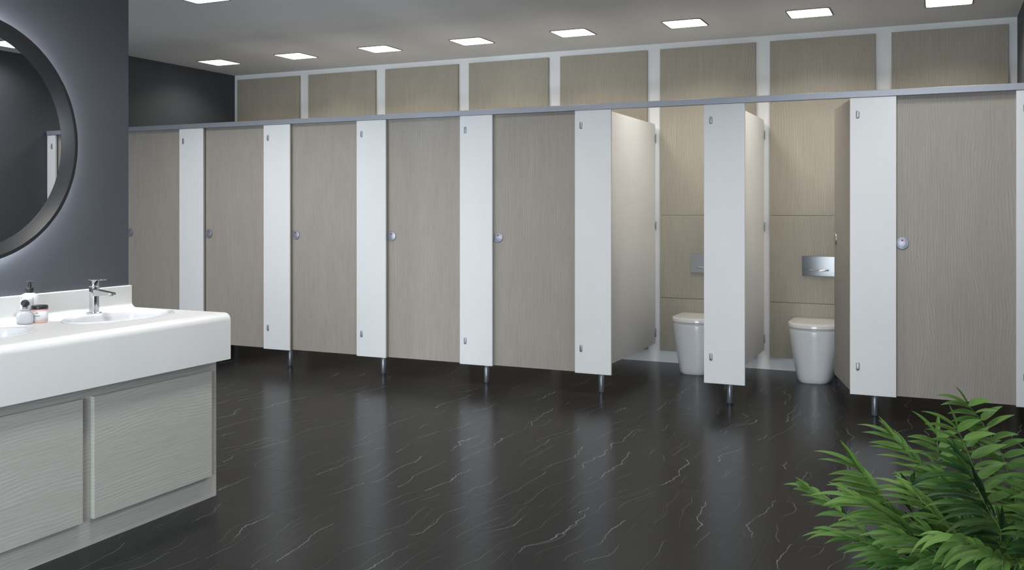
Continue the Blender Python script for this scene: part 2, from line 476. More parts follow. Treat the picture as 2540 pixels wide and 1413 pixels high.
pil_near = ['hidden for its lower half by the vanity corner', 'just to the right of the vanity corner', 'third from the vanity corner', 'between the third and fourth closed doors from the vanity', 'at the near side of the first open cubicle, with a bare white divider showing behind it', 'standing between the two open cubicles', 'carrying the half open door', 'at the right edge of the picture']
for i in range(8):
    x = X0 + PITCH * i
    lab = ['white pilaster whose lower half is hidden by the vanity counter',
           'white pilaster that stands just clear of the vanity corner, with a leg under it',
           'white pilaster two to the right of the vanity counter corner',
           'white pilaster left of the last closed door before the open cubicles',
           'white pilaster on the left side of the first open cubicle',
           'white pilaster standing between the two open cubicles',
           'white pilaster between the half open door and the rightmost closed door',
           'narrow strip of white pilaster at the right hand wall'][i]
    p = thing('pilaster', lab, 'pilaster', (x, D, 0), 'white pilasters along the cubicle front')
    ob('pilaster_board', me_pilR if i == 7 else me_pil, M_white, p)
    for z in (1.866, .327): ob('hinge_cap', me_pill, M_steel, p, (.0455, 0, z))
    if i < 7:
        lab = ['white cubicle divider nearest the dark far wall', 'white cubicle divider behind the pilaster clear of the vanity corner', 'white cubicle divider behind the third pilaster from the dark far wall',
               'white cubicle divider behind the pilaster left of the last closed door before the open cubicles', 'wide bare white divider on the left of the first open cubicle',
               'narrow view of the white divider between the two open cubicles', 'white divider hidden behind the half open door'][i]
        q = thing('partition', lab, 'partition', (x + PW / 2 - .024, D, 0), 'white dividers between the cubicles')
        ob('partition_board', me_part, M_white, q)
        for z in (1.885, 1.148, .245): ob('wall_bracket', me_brk, M_steel, q, (0, 0, z))
        lg = ob('leg', me_leg, M_steel, q, (.024, .18, 0)); ob('leg_sleeve', me_sleeve, M_steel, lg)
p = thing('pilaster', 'white end pilaster against the dark far wall, out of sight behind the mirror wall', 'pilaster', (XL + .002, D, 0), 'white pilasters along the cubicle front')
ob('pilaster_board', me_pilL, M_white, p)
for z in (1.866, .327): ob('hinge_cap', me_pill, M_steel, p, (.0455, 0, z))

# doors, hinged on their right edge, opening inwards; local origin at the hinge
DW, DT = PITCH - PW + .040, .013
me_leaf = box('door_leaf', (-DW, 0, ZB + .002), (0, DT, RB + .002), .0015)
me_lock = lathe('lock_plate', [(.0375, .0005), (.0375, -.004), (.0362, -.0065), (.0325, -.0072), (.0315, -.0066), (.030, -.0066), (.0290, -.0070)], 48, 'Y', 30)
me_lockin = lathe('lock_knob', [(.0375, .0005), (.0375, .004), (.036, .0065), (.024, .007), (.022, .018), (.012, .019)], 40, 'Y', 40)
me_dot = lathe('indicator', [(.0062, -.0066), (.0062, -.0076), (.005, -.0080)], 20, 'Y', 40, (0, 0, .0145))
def key_mesh():
    bm = bmesh.new()
    n = 16
    o_ = circ((-.004, -.0074, -.003), .0048, n, 'Y'); i_ = circ((-.004, -.0074, -.003), .0037, n, 'Y')
    vo = [bm.verts.new(p) for p in o_]; vi = [bm.verts.new(p) for p in i_]
    for k in range(n): bm.faces.new((vo[k], vo[(k + 1) % n], vi[(k + 1) % n], vi[k]))
    add_box(bm, (.0015, -.0077, .0005), (.0085, -.0071, .0015)); add_box(bm, (.0055, -.0077, -.004), (.0065, -.0071, .0005))
    return fin(bm, 'key_symbol')
me_key = key_mesh()
door_lab = ['closed wood grain door at the far left, cut off by the mirror wall',
            'closed wood grain door whose lower left part is hidden by the vanity counter',
            'closed wood grain door second to the right of the vanity counter corner',
            'closed wood grain door third to the right of the vanity counter corner',
            'closed wood grain door just left of the first open cubicle',
            'wood grain door folded fully back in the first open cubicle, hidden by its pilaster',
            'wood grain door standing half open in front of the toilet',
            'closed wood grain door at the right, behind the green plant']
def open_angle(px, xh, yh):
    """swing that puts the free edge on the sight line where the photograph has it"""
    best = None
    th = R(YAW)
    for k in range(400):
        a = R(60 + k * .1)
        X, Y = xh - DW * math.cos(a), yh + DW * math.sin(a)
        zc = Y * math.cos(th) - X * math.sin(th); xc = X * math.cos(th) + Y * math.sin(th)
        e = abs(1270 + FPX * xc / zc - px)
        if best is None or e < best[0]: best = (e, a)
    return best[1]
for i in range(8):
    xh = X0 + PITCH * i + .010
    yh = D + .036
    rz = 0.0
    if i == 6: rz = -open_angle(2069.5, xh, yh)
    if i == 5: rz = -R(88)
    d = thing('cubicle_door', door_lab[i], 'door', (xh, yh, 0), 'wood grain cubicle doors', rz)
    ob('door_leaf', me_leaf, M_open if i in (5, 6) else M_door, d)
    lp = ob('lock_plate', me_lock, M_steel, d, (-DW + .062, 0, 1.084))
    ob('indicator', me_dot, M_red, lp); ob('key_symbol', me_key, M_inkg, lp)
    ob('lock_knob', me_lockin, M_steel, d, (-DW + .062, DT, 1.084))

# ------------------------------------------------------------------ toilets
def dsec(hw, y0, y1, z, n=28, sq=2.3, rb=.02):
    """D-shaped outline: flat back at y0 (wall), rounded front at y1"""
    out = [(-hw + rb, y0, z), (-hw, y0 - rb, z)]
    depth = y0 - y1; ys = y0 - depth * .52
    for k in range(n + 1):
        t = math.pi * k / n
        c, s = math.cos(t), math.sin(t)
        xx = -hw * math.copysign(abs(c) ** (2 / sq), c); yy = ys - (ys - y1) * abs(s) ** (2 / sq)
        out.append((xx, yy, z))
    out += [(hw, y0 - rb, z), (hw - rb, y0, z)]
    return out
YP = YB - .0305
def toilet(xc, label):
    t = thing('toilet', label, 'toilet', (xc, YP, 0), 'white toilets in the open cubicles')
    rings = []
    top, bot = .193, .122
    for z in (.0, .006, .02, .05, .10, .16, .22, .28, .33, .37, .384, .388):
        f = max(0.0, 1 - z / .388)
        hw = top - (top - bot) * f ** 1.35
        fr = -.482 + .006 * f - (.006 * (1 - f))
        if z < .02: hw -= .006 * (1 - z / .02) ** 2; fr += .006 * (1 - z / .02) ** 2
        if z > .38: hw -= (z - .38) * .5; fr += (z - .38) * .5
        rings.append(dsec(hw, 0, fr, z, 32, 2.2 + .9 * f))
    ob('pan', loft('pan', rings, True, 50), M_ceramic, t)
    rs = [dsec(.189, -.004, -.482, .3885), dsec(.192, -.004, -.486, .391), dsec(.192, -.004, -.486, .397), dsec(.190, -.004, -.484, .3985)]
    ob('seat', loft('seat', rs, True, 50), M_lid, t)
    rs = [dsec(.196, -.004, -.492, .4005), dsec(.1985, -.004, -.495, .4035), dsec(.1985, -.004, -.495, .427), dsec(.1970, -.005, -.4935, .4308), dsec(.1925, -.008, -.489, .4332), dsec(.18, -.02, -.475, .4342), dsec(.10, -.10, -.36, .4352)]
    ob('lid', loft('lid', rs, True, 35), M_lid, t)
    for s in (-1, 1):
        ob('side_cap', lathe('side_cap', [(.008, 0), (.008, .003), (.006, .004)], 20, 'X', 40), M_chrome, t, (s * .1255 - (.0 if s > 0 else .004), -.14, .03))
toilet(-1.762, 'white toilet partly hidden behind the middle white pilaster')
toilet(-.865, 'white toilet beside the half open door, with a glossy flush plate above')
def flush(xc, mat, label):
    t = thing('flush_plate', label, 'flush plate', (xc, YP, .7635), 'flush plates above the toilets')
    ob('plate', box('plate', (-.128, -.012, 0), (.128, 0, .154), .0012), mat, t)
    bm = bmesh.new()
    pts = [(-.070 + .14 * k / 12, -.0205 - .010 * math.sin(math.pi * k / 12), .0475 - .004 * math.sin(math.pi * k / 12)) for k in range(13)]
    pts = [(-.070, -.011, .0475)] + pts + [(.070, -.011, .0475)]
    add_tube(bm, pts, .0055, 12)
    ob('flush_lever', fin(bm, 'flush_lever', True, 60), M_chrome, t)
flush(-1.757, M_brush, 'steel flush plate half hidden by the pilaster between the open cubicles')
flush(-.868, M_dchrome, 'glossy dark flush plate with a bright reflection, beside the half open door')

# ------------------------------------------------------------------ ceiling lights
LS = .302
out_o = rrect(LS, LS, .030, 6); out_i = rrect(LS - .016, LS - .016, .024, 6); out_d = rrect(LS - .0165, LS - .0165, .024, 6)
def light_frame():
    bm = bmesh.new()
    n = len(out_o)
    z0, z1 = -.004, 0.0
    L = [[bm.verts.new((x, y, z)) for x, y in o] for o, z in ((out_o, z1 - .0005), (out_o, z0), (out_i, z0), (out_i, z1 - .0005))]
    for a, b in zip(L, L[1:] + L[:1]):
        for i in range(n): bm.faces.new((a[i], a[(i + 1) % n], b[(i + 1) % n], b[i]))
    return fin(bm, 'light_trim')
me_trim = light_frame()
bm = bmesh.new(); bm.faces.new([bm.verts.new((x, y, -.0025)) for x, y in reversed(out_d)])
add_loft(bm, [[(x, y, -.0025) for x, y in out_d], [(x, y, -.0006) for x, y in out_d]], False, True)
bmesh.ops.remove_doubles(bm, verts=bm.verts[:], dist=1e-6)
me_dif = fin(bm, 'diffuser')
me_difc = me_dif.copy()
def clight(x, y, warm, label, group, dim=1.0):
    t = thing('ceiling_light', label, 'ceiling light', (x, y, ZC), group)
    ob('light_trim', me_trim, M_trimdark, t)
    ob('diffuser', me_dif if warm else me_difc, M_lightw if warm else M_lightc, t)
    a = bpy.data.lights.new('ceiling_lamp', 'AREA'); a.shape = 'SQUARE'; a.size = LS - .03
    a.energy = (W_CUB if warm else W_HALL) * dim
    a.color = (1.0, .945, .86) if warm else (1.0, .985, .965)
    a.spread = R(134 if warm else 142)
    lo = bpy.data.objects.new('ceiling_lamp', a); col.objects.link(lo); lo.parent = t; lo.location = (0, 0, -.006)
for i in range(8):
    lab = {0: 'small square ceiling light nearest the dark far wall', 7: 'square ceiling light cut by the top edge above the rightmost door'}.get(i, f'square ceiling light above the cubicles, {ORD[i]} from the dark far wall')
    clight(-6.2438 + .899 * i, 6.950, True, lab, 'square lights in a row above the cubicles', .5 if i == 0 else 1.0)
clight(-4.444, 4.757, False, 'square ceiling light cut by the top edge, in front of the cubicles', 'square lights in the washroom ceiling')
hall = [(-2.394, 4.757, 'above the floor in front of the middle closed doors'), (-.344, 4.757, 'above the floor in front of the open cubicles'),
        (.15, 5.45, 'in front of the rightmost door, seen only in the mirror'), (-2.394, 2.57, 'above the corner of the vanity counter'), (-.344, 2.57, 'above the clear floor beside the plant'),
        (-2.394, .38, 'over the near end of the vanity counter'), (-.344, .38, 'over the viewpoint'), (-5.56, 4.757, 'behind the mirror wall, in front of the farthest doors'), (-5.344, 2.57, 'far behind the mirror wall')]  # last two are hidden lamps added to brighten the leftmost doors
for x, y, w in hall: clight(x, y, False, f'square ceiling light {w}', 'square lights in the washroom ceiling', .3 if y > 5 else .5 if x > -1 and y < 3 else 1.0)

# ------------------------------------------------------------------ vanity
VY0, VY1 = 0.55, 3.32
FX = -2.916
cab = thing('vanity_cabinet', 'long vanity cabinet in grey wood grain under the white counter', 'cabinet', (0, 0, 0))
bm = bmesh.new()
CE = 3.282; CX = -2.966
add_box(bm, (CX - .018, VY0 + .03, 0), (CX, CE, .788)); add_box(bm, (WX + .003, CE - .018, 0), (CX - .018, CE, .788))
add_box(bm, (WX + .003, VY0 + .03, 0), (CX - .018, VY0 + .048, .788)); add_box(bm, (WX + .003, VY0 + .048, 0), (CX - .018, CE - .018, .10))
ob('carcass', fin(bm, 'carcass'), M_cab, cab)
me_cd = box('cabinet_door', (0, -.319, 0), (.022, .319, .4675), .0015)
for k in range(4): ob('cabinet_door', me_cd, M_cab, cab, (CX, 2.913 - .6885 * k, .1025))

top = thing('vanity_counter', 'thick white counter with rounded front edge and two inset basins', 'counter', (0, 0, .82))
def counter_profile():
    zt = 0.0; r1, r2 = .028, .034
    bx = WX + .0215
    p = [(WX + .001, -.030), (WX + .001, .104), (bx - .002, .104), (bx, .102)]
    p += [(bx + r1 - r1 * math.cos(R(a)), zt + r1 - r1 * math.sin(R(a))) for a in range(0, 91, 10)]
    p += [(FX - r2 + r2 * math.sin(R(a)), zt - r2 + r2 * math.cos(R(a))) for a in range(0, 91, 9)]
    p += [(FX, -.208), (FX - .020, -.208), (FX - .020, -.030)]
    return p
prof = counter_profile()
bm = bmesh.new()
add_loft(bm, [[(x, y, z) for x, z in prof] for y in (VY0, VY0 + .002, VY1 - .002, VY1)])
me_top = fin(bm, 'counter_slab', True, 30)
slab = ob('counter_slab', me_top, M_top, top)
BA, BB = .272, .160         # basin half length (along the wall) and half width
basins = [(-3.236, 2.990), (-3.236, 2.275)]
bm = bmesh.new()
for bx, by in basins:
    add_loft(bm, [[(bx + (BB - .012) * math.cos(t), by + (BA - .012) * math.sin(t), z) for t in [2 * math.pi * k / 64 for k in range(64)]] for z in (-.06, .05)])
cut = ob('cutter', fin(bm, 'cutter'), None)
cut.location = (0, 0, .82)
md = slab.modifiers.new('b', 'BOOLEAN'); md.operation = 'DIFFERENCE'; md.object = cut; md.solver = 'EXACT'
dg = bpy.context.evaluated_depsgraph_get(); dg.update()
nm = bpy.data.meshes.new_from_object(slab.evaluated_get(dg))
slab.modifiers.clear(); nm.name = 'counter_slab'; slab.data = nm
if not nm.materials: nm.materials.append(M_top)
bpy.data.objects.remove(cut)
def basin(bx, by, label):
    t = thing('basin', label, 'basin', (bx, by, .82), 'white oval basins in the counter')
    rings = []
    prof = [(1.0, .0003), (1.0, .004), (.992, .0062), (.965, .0068), (.925, .0055), (.895, .001), (.87, -.012), (.83, -.035), (.76, -.065), (.62, -.092), (.42, -.106), (.20, -.112), (.075, -.113)]
    for s, z in prof:
        k = (1 - s)
        rings.append([(BB * s * math.cos(a), BA * s * math.sin(a), z) for a in [2 * math.pi * q / 72 for q in range(72)]])
    # underside
    und = [(.09, -.121), (.42, -.114), (.62, -.100), (.76, -.073), (.84, -.040), (.88, -.015), (.90, .0003)]
    rings2 = [[(BB * s * math.cos(a), BA * s * math.sin(a), z) for a in [2 * math.pi * q / 72 for q in range(72)]] for s, z in und]
    ob('bowl', loft('bowl', rings + rings2, True, 60, False, False), M_ceramic, t)
    ob('drain', lathe('drain', [(.021, -.1135), (.021, -.1115), (.017, -.1105), (.015, -.1125)], 28), M_chrome, t)
    a = R(62)
    ov = ob('overflow_ring', lathe('overflow_ring', [(.0085, -.002), (.0085, .0), (.0072, .001), (.0055, -.0015)], 20, 'X', 40), M_chrome, t, (-BB * .80, -.10, -.032), (0, R(50), 0))
basin(*basins[0], 'white oval basin inset in front of the chrome tap')
basin(*basins[1], 'white oval basin cut off at the left edge of the picture')
def tap(x, y, label):
    t = thing('basin_tap', label, 'tap', (x, y, .82), 'chrome taps on the counter')
    def rr(w, d, r, z, ox=0): return [(a + ox, b, z) for a, b in rrect(w, d, r, 5)]
    ob('tap_base', loft('tap_base', [rr(.050, .050, .006, .0003), rr(.050, .050, .006, .009), rr(.047, .047, .006, .0115)], True, 30), M_chrome, t)
    ob('tap_body', loft('tap_body', [rr(.036, .036, .011, .0115), rr(.035, .035, .011, .070), rr(.037, .037, .012, .118), rr(.036, .036, .012, .120)], True, 30), M_chrome, t)
    # tapering flat spout reaching over the basin
    sec = []
    for x_, hw, z0, z1 in ((.012, .0165, .082, .112), (.05, .0160, .086, .108), (.095, .0150, .0895, .1025), (.112, .0150, .090, .101), (.118, .0135, .0915, .0995)):
        sec.append([(x_, -hw, z0), (x_, hw, z0), (x_, hw, z1), (x_, -hw, z1)])
    bm = bmesh.new(); add_loft(bm, sec); bmesh.ops.bevel(bm, geom=bm.edges[:], offset=.0012, segments=2, affect='EDGES')
    ob('spout', fin(bm, 'spout', True, 18), M_chrome, t)
    ob('aerator', lathe('aerator', [(.009, .086), (.010, .0875), (.010, .0905)], 24, c=(.102, 0, 0)), M_steel, t)
    hd = ob('handle', loft('handle', [rr(.033, .033, .012, .1205), rr(.038, .038, .013, .1235), rr(.039, .039, .013, .1265), rr(.034, .034, .012, .130), rr(.033, .033, .011, .150), rr(.035, .035, .011, .1535)], True, 30), M_chrome, t)
    bm = bmesh.new(); add_box(bm, (-.019, -.017, .1535), (.055, .017, .1585), .0018); add_box(bm, (.048, -.012, .1545), (.064, .012, .1605), .002)
    ob('lever', fin(bm, 'lever', True, 18), M_chrome, hd)
tap(-3.418, 3.012, 'chrome mixer tap standing behind the fully visible basin')
tap(-3.418, 2.297, 'chrome mixer tap of the basin cut off at the left edge')

# ------------------------------------------------------------------ bottles on the counter
ZT = .8203
VA = math.atan2(-2.70, 3.43)   # direction from the bottles towards the viewpoint
b = thing('pump_bottle', 'tall white pump bottle with black pump head behind the jar', 'bottle', (-3.440, 2.706, ZT))
r = .0345
def rsq(w, z): return [(a, c, z) for a, c in rrect(w, w, w * .495, 8)]
ob('bottle_body', loft('bottle_body', [rsq(.060, 0), rsq(.067, .004), rsq(.069, .012), rsq(.069, .098), rsq(.067, .107), rsq(.060, .113), rsq(.046, .1165), rsq(.034, .119), rsq(.026, .122)], True, 50), M_bottle, b)
ob('pump_collar', lathe('pump_collar', [(.0150, .1205), (.0158, .122), (.0158, .139), (.0145, .1405)], 32), M_black, b)
pm = ob('pump_head', lathe('pump_head', [(.0068, .1405), (.0062, .150), (.0070, .154), (.0070, .158), (.0045, .1585), (.0045, .1625)], 24), M_black, b)
bm = bmesh.new()
dx, dy = math.cos(R(35)), math.sin(R(35))
add_tube(bm, [(-.014 * dx, -.014 * dy, .1635), (-.008 * dx, -.008 * dy, .1655), (0, 0, .1665), (.012 * dx, .012 * dy, .1650), (.020 * dx, .020 * dy, .1632), (.0245 * dx, .0245 * dy, .1605)], [.0026, .0042, .0046, .0036, .0032, .0026], 12)
ob('pump_nozzle', fin(bm, 'pump_nozzle', True, 60), M_black, pm)
bd = [c for c in b.children if c.name.startswith('bottle_body')][0]
ob('lettering', wrap_text('T', .017, .0347, VA - R(60), .098), M_ink, bd)
ob('lettering', wrap_text('R', .017, .0347, VA - R(6), .079), M_ink, bd)
me = box('line', (-.0006, -.0004, 0), (.0006, .0006, .052))
ob('printed_line', me, M_ink, bd, (.0346 * math.cos(VA + R(20)), .0346 * math.sin(VA + R(20)), .050), (0, 0, VA + R(22) + R(90)))

j = thing('cream_jar', 'short pink cream jar with black lid and white label', 'jar', (-3.384, 2.708, ZT))
r = .0315
ob('jar_body', lathe('jar_body', [(.028, 0), (.0305, .0015), (r, .006), (r, .052), (.0305, .0545), (.029, .056)], 48), M_pink, j)
ob('jar_lid', lathe('jar_lid', [(.0317, .0562), (.0323, .0575), (.0323, .066), (.0312, .0695), (.0285, .0708), (.010, .0712)], 48, ang=50), M_black, j)
jl = ob('jar_label', lathe('jar_label', [(r + .0003, .0105), (r + .0006, .0107), (r + .0006, .0473), (r + .0003, .0475)], 64, ang=60, cap0=False, cap1=False), M_label, j)
ob('lettering', wrap_text('WHIP', .010, r + .0006, VA - R(30), .0405), M_inkg, jl)
ob('lettering', wrap_text('T CREAM', .0085, r + .0006, VA - R(30), .0290), M_ink, jl)
ob('lettering', wrap_text('-----', .0070, r + .0006, VA - R(36), .0205), M_inkg, jl)

s = thing('fabric_bottle', 'small bottle in a gathered pale fabric pouch with black ball stopper', 'bottle', (-3.392, 2.646, ZT))
def pleat(rr_, z, amp, n=72):
    return [(rr_ * (1 + amp * math.sin(11 * t + 1.3 * math.sin(3 * t))) * math.cos(t), rr_ * (1 + amp * math.sin(11 * t + 1.3 * math.sin(3 * t))) * math.sin(t), z) for t in [2 * math.pi * k / n for k in range(n)]]
ob('pouch', loft('pouch', [pleat(.026, 0, .0), pleat(.0300, .003, .004), pleat(.0313, .012, .016), pleat(.0310, .028, .030), pleat(.0295, .040, .045), pleat(.0245, .048, .065), pleat(.0165, .0525, .06), pleat(.0150, .0545, .06), pleat(.0185, .0575, .07), pleat(.0205, .0595, .08), pleat(.0140, .0605, .05)], True, 80), M_cloth, s)
ob('neck', lathe('neck', [(.0095, .058), (.0100, .066), (.0115, .0665), (.0115, .069), (.0095, .0695)], 28), M_steel, s)
ob('ball_stopper', lathe('ball_stopper', [(.007, .0695), (.0105, .0715)] + [(.0160 * math.sin(R(a)), .0835 - .0155 * math.cos(R(a))) for a in range(50, 180, 12)] + [(.0010, .0990)], 24, ang=80), M_black, s)
bm = bmesh.new()
c0, s0 = math.cos(VA + R(90)), math.sin(VA + R(90))
ring = [(.0172 * math.cos(t), .0172 * math.sin(t), .0535 + .0008 * math.sin(3 * t)) for t in [2 * math.pi * k / 28 for k in range(29)]]
add_tube(bm, ring, .0017, 8)
for sg, L in ((1, .036), (-1, .040)):
    vx, vy = math.cos(VA), math.sin(VA)
    add_tube(bm, [(sg * c0 * .014 + vx * .010, sg * s0 * .014 + vy * .010, .0535), (sg * c0 * .024 + vx * .012, sg * s0 * .024 + vy * .012, .0500), (sg * c0 * (L - .004) + vx * .012, sg * s0 * (L - .004) + vy * .012, .0430), (sg * c0 * L + vx * .012, sg * s0 * L + vy * .012, .0400)], [.0016, .0017, .0020, .0032], 8)
ob('drawstring', fin(bm, 'drawstring', True, 60), M_cord, s)
po = [c for c in s.children if c.name.startswith('pouch')][0]
me = text_mesh('-------', .0060, .0002)
for v in me.vertices:
    a = VA - R(18) + v.co.x / .0325
    v.co = Vector((.0327 * math.cos(a), .0327 * math.sin(a), .0175 + v.co.y))
ob('lettering', me, M_inkg, po)

# ------------------------------------------------------------------ round backlit mirror
MR = .4995
m = thing('round_mirror', 'large round mirror in a thick dark frame, glowing softly at its rim', 'mirror', (WX, 2.468, 1.570))
def ring(name, prof, n=128, ang=30):
    return loft(name, [circ((x, 0, 0), rr_, n, 'X') for rr_, x in prof], True, ang, False, False)
ob('mirror_frame', ring('mirror_frame', [(MR - .003, .022), (MR, .024), (MR, .073), (MR - .002, .075), (MR - .016, .075), (MR - .018, .0735), (.4460, .036), (.4455, .030), (.4455, .022), (MR - .003, .022)]), M_ring, m)
ob('mirror_glass', lathe('mirror_glass', [(.447, .029), (.447, .035)], 128, 'X', 30), M_mirror, m)
ob('mirror_backing', lathe('mirror_backing', [(.4715, .0005), (.4715, .0215), (.448, .0217), (.448, .0285)], 96, 'X', 30), M_black, m)
ob('backlight_strip', ring('backlight_strip', [(.4720, .003), (.4735, .003), (.4735, .0175), (.4720, .0175), (.4720, .003)], 96), M_led, m)

# ------------------------------------------------------------------ plant
PX, PYY = .075, 2.62
plant = thing('potted_palm', 'bushy green palm with narrow leaflets standing on the floor', 'plant', (PX, PYY, 0))
ob('pot', lathe('pot', [(.105, 0), (.112, .004), (.142, .26), (.146, .275), (.146, .285), (.138, .285), (.134, .262)], 56, ang=35, cap1=False), M_pot, plant)
ob('soil', lathe('soil', [(.134, .250), (.134, .258), (.09, .264), (.03, .268)], 40), M_soil, plant)
th = R(YAW)
def world(px, py, dpt):
    """point of the photograph at a given distance along Y, relative to the pot's base"""
    xc, up = (px - 1270) / FPX, (Y0 - py) / FPX
    d = Vector((xc * math.cos(th) - math.sin(th), math.cos(th) + xc * math.sin(th), up))
    p = Vector((0, 0, CAMH)) + d * (dpt / d.y)
    return p - Vector((PX, PYY, 0))
def catmull(P, n):
    out = []
    Q = [P[0] * 2 - P[1]] + P + [P[-1] * 2 - P[-2]]
    for i in range(1, len(Q) - 2):
        for k in range(n):
            t = k / n
            a, b_, c, d = Q[i - 1], Q[i], Q[i + 1], Q[i + 2]
            out.append(.5 * ((2 * b_) + (c - a) * t + (2 * a - 5 * b_ + 4 * c - d) * t * t + (3 * b_ - a - 3 * c + d) * t ** 3))
    out.append(P[-1]); return out
def leaflet(V, F, UVs, T, base, dirv, nrm, L, W, tone, droop):
    """lanceolate leaflet with a keeled midrib and a drooping tip"""
    side = dirv.cross(nrm).normalized(); nrm = side.cross(dirv).normalized()
    ns = 9; i0 = len(V)
    pos = base.copy(); d = dirv.copy()
    for k in range(ns + 1):
        t = k / ns
        w = W * .5 * (math.sin(math.pi * min(1, t * .97 + .03) ** .72) ** .85) if 0 < k < ns else W * .02
        lift = w * .30
        for q, v in ((-1, -1.0), (-.5, -.5), (0, 0.0), (.5, .5), (1, 1.0)):
            V.append(pos + side * (w * q) + nrm * (lift * abs(q) ** 1.5)); UVs.append((t, v)); T.append(tone)
        d = (d + Vector((0, 0, -1)) * droop * (1.0 / ns) * (0.4 + 1.5 * t)).normalized()
        pos = pos + d * (L / ns)
    for k in range(ns):
        for q in range(4):
            a = i0 + k * 5 + q
            F.append((a, a + 1, a + 6, a + 5))
CAM_R = Vector((math.cos(th), math.sin(th), 0)); CAM_F = Vector((-math.sin(th), math.cos(th), 0)); UP = Vector((0, 0, 1))
def frond(path, start, gap, LL, WW, tone, out=-1, depth=0.0, upright=False, droop=.55, rad=.0026, seed=0, tips=True):
    """pinnate frond: outward leaflets hang to one side, inward ones lie along the stem"""
    r_ = random.Random(seed)
    P = catmull(path, 14)
    V, F, U, T = [], [], [], []
    acc = 0.0; tot = sum((b_ - a).length for a, b_ in zip(P, P[1:])); nxt = tot * start; k = 0
    side = (CAM_R * out + CAM_F * depth).normalized()
    nrm = (UP * .85 - CAM_F * .45 + CAM_R * .1).normalized()
    for a, b_ in zip(P, P[1:]):
        seg = (b_ - a).length
        while nxt <= acc + seg:
            f = nxt / tot; p = a.lerp(b_, (nxt - acc) / seg); tg = (b_ - a).normalized()
            g = (f - start) / max(1e-6, 1 - start)
            Lk = LL * (.80 + .35 * math.sin(math.pi * (.15 + .75 * g))) * r_.uniform(.88, 1.12)
            tn = lambda: min(1, max(0, tone + r_.uniform(-.15, .15)))
            j3 = lambda q: Vector((r_.uniform(-q, q), r_.uniform(-q, q), r_.uniform(-q, q)))
            dv = (tg * (.30 + .25 * g) + side * .95 + UP * .06 + j3(.12)).normalized()
            leaflet(V, F, U, T, p + j3(.002), dv, (nrm + j3(.22)).normalized(), Lk, WW * r_.uniform(.88, 1.12), tn(), droop * r_.uniform(.6, 1.25))
            if upright: dv = (tg * .45 - side * .62 - CAM_F * r_.uniform(.1, .6) + j3(.15)).normalized(); q = .78
            else: dv = (tg * .95 - side * .16 + CAM_F * r_.uniform(-.1, .25) + j3(.10)).normalized(); q = .66
            leaflet(V, F, U, T, p + tg * (gap * .4) + j3(.002), dv, (nrm - CAM_F * .35 + j3(.22)).normalized(), Lk * q, WW * r_.uniform(.88, 1.08), tn(), droop * r_.uniform(.5, 1.0))
            nxt += gap * 1.12 * (1 - .2 * g) * r_.uniform(.9, 1.1); k += 1
        acc += seg
    tg = (P[-1] - P[-3]).normalized()
    leaflet(V, F, U, T, P[-1], (tg * .8 + side * .55).normalized(), nrm, LL * 1.05, WW * .75, min(1, tone + .06), droop)
    leaflet(V, F, U, T, P[-1], (tg * 1.0 - side * .12 + UP * .1).normalized(), nrm, LL * .70, WW * .6, min(1, tone + .06), droop * .5)
    me = mesh_from('frond', V, F, True)
    uvl = me.uv_layers.new(name='leaf')
    for lp_ in me.loops: uvl.data[lp_.index].uv = U[lp_.vertex_index]
    at = me.attributes.new('tone', 'FLOAT', 'POINT')
    for q, v in enumerate(T): at.data[q].value = v
    o = ob('frond', me, M_leaf, plant)
    n = len(P)
    ob('stem', tube('stem', P[::3] + [P[-1]], [rad * (1 - .68 * (min(q * 3, n) / n)) for q in range(len(P[::3]) + 1)], 7), M_stem, o)

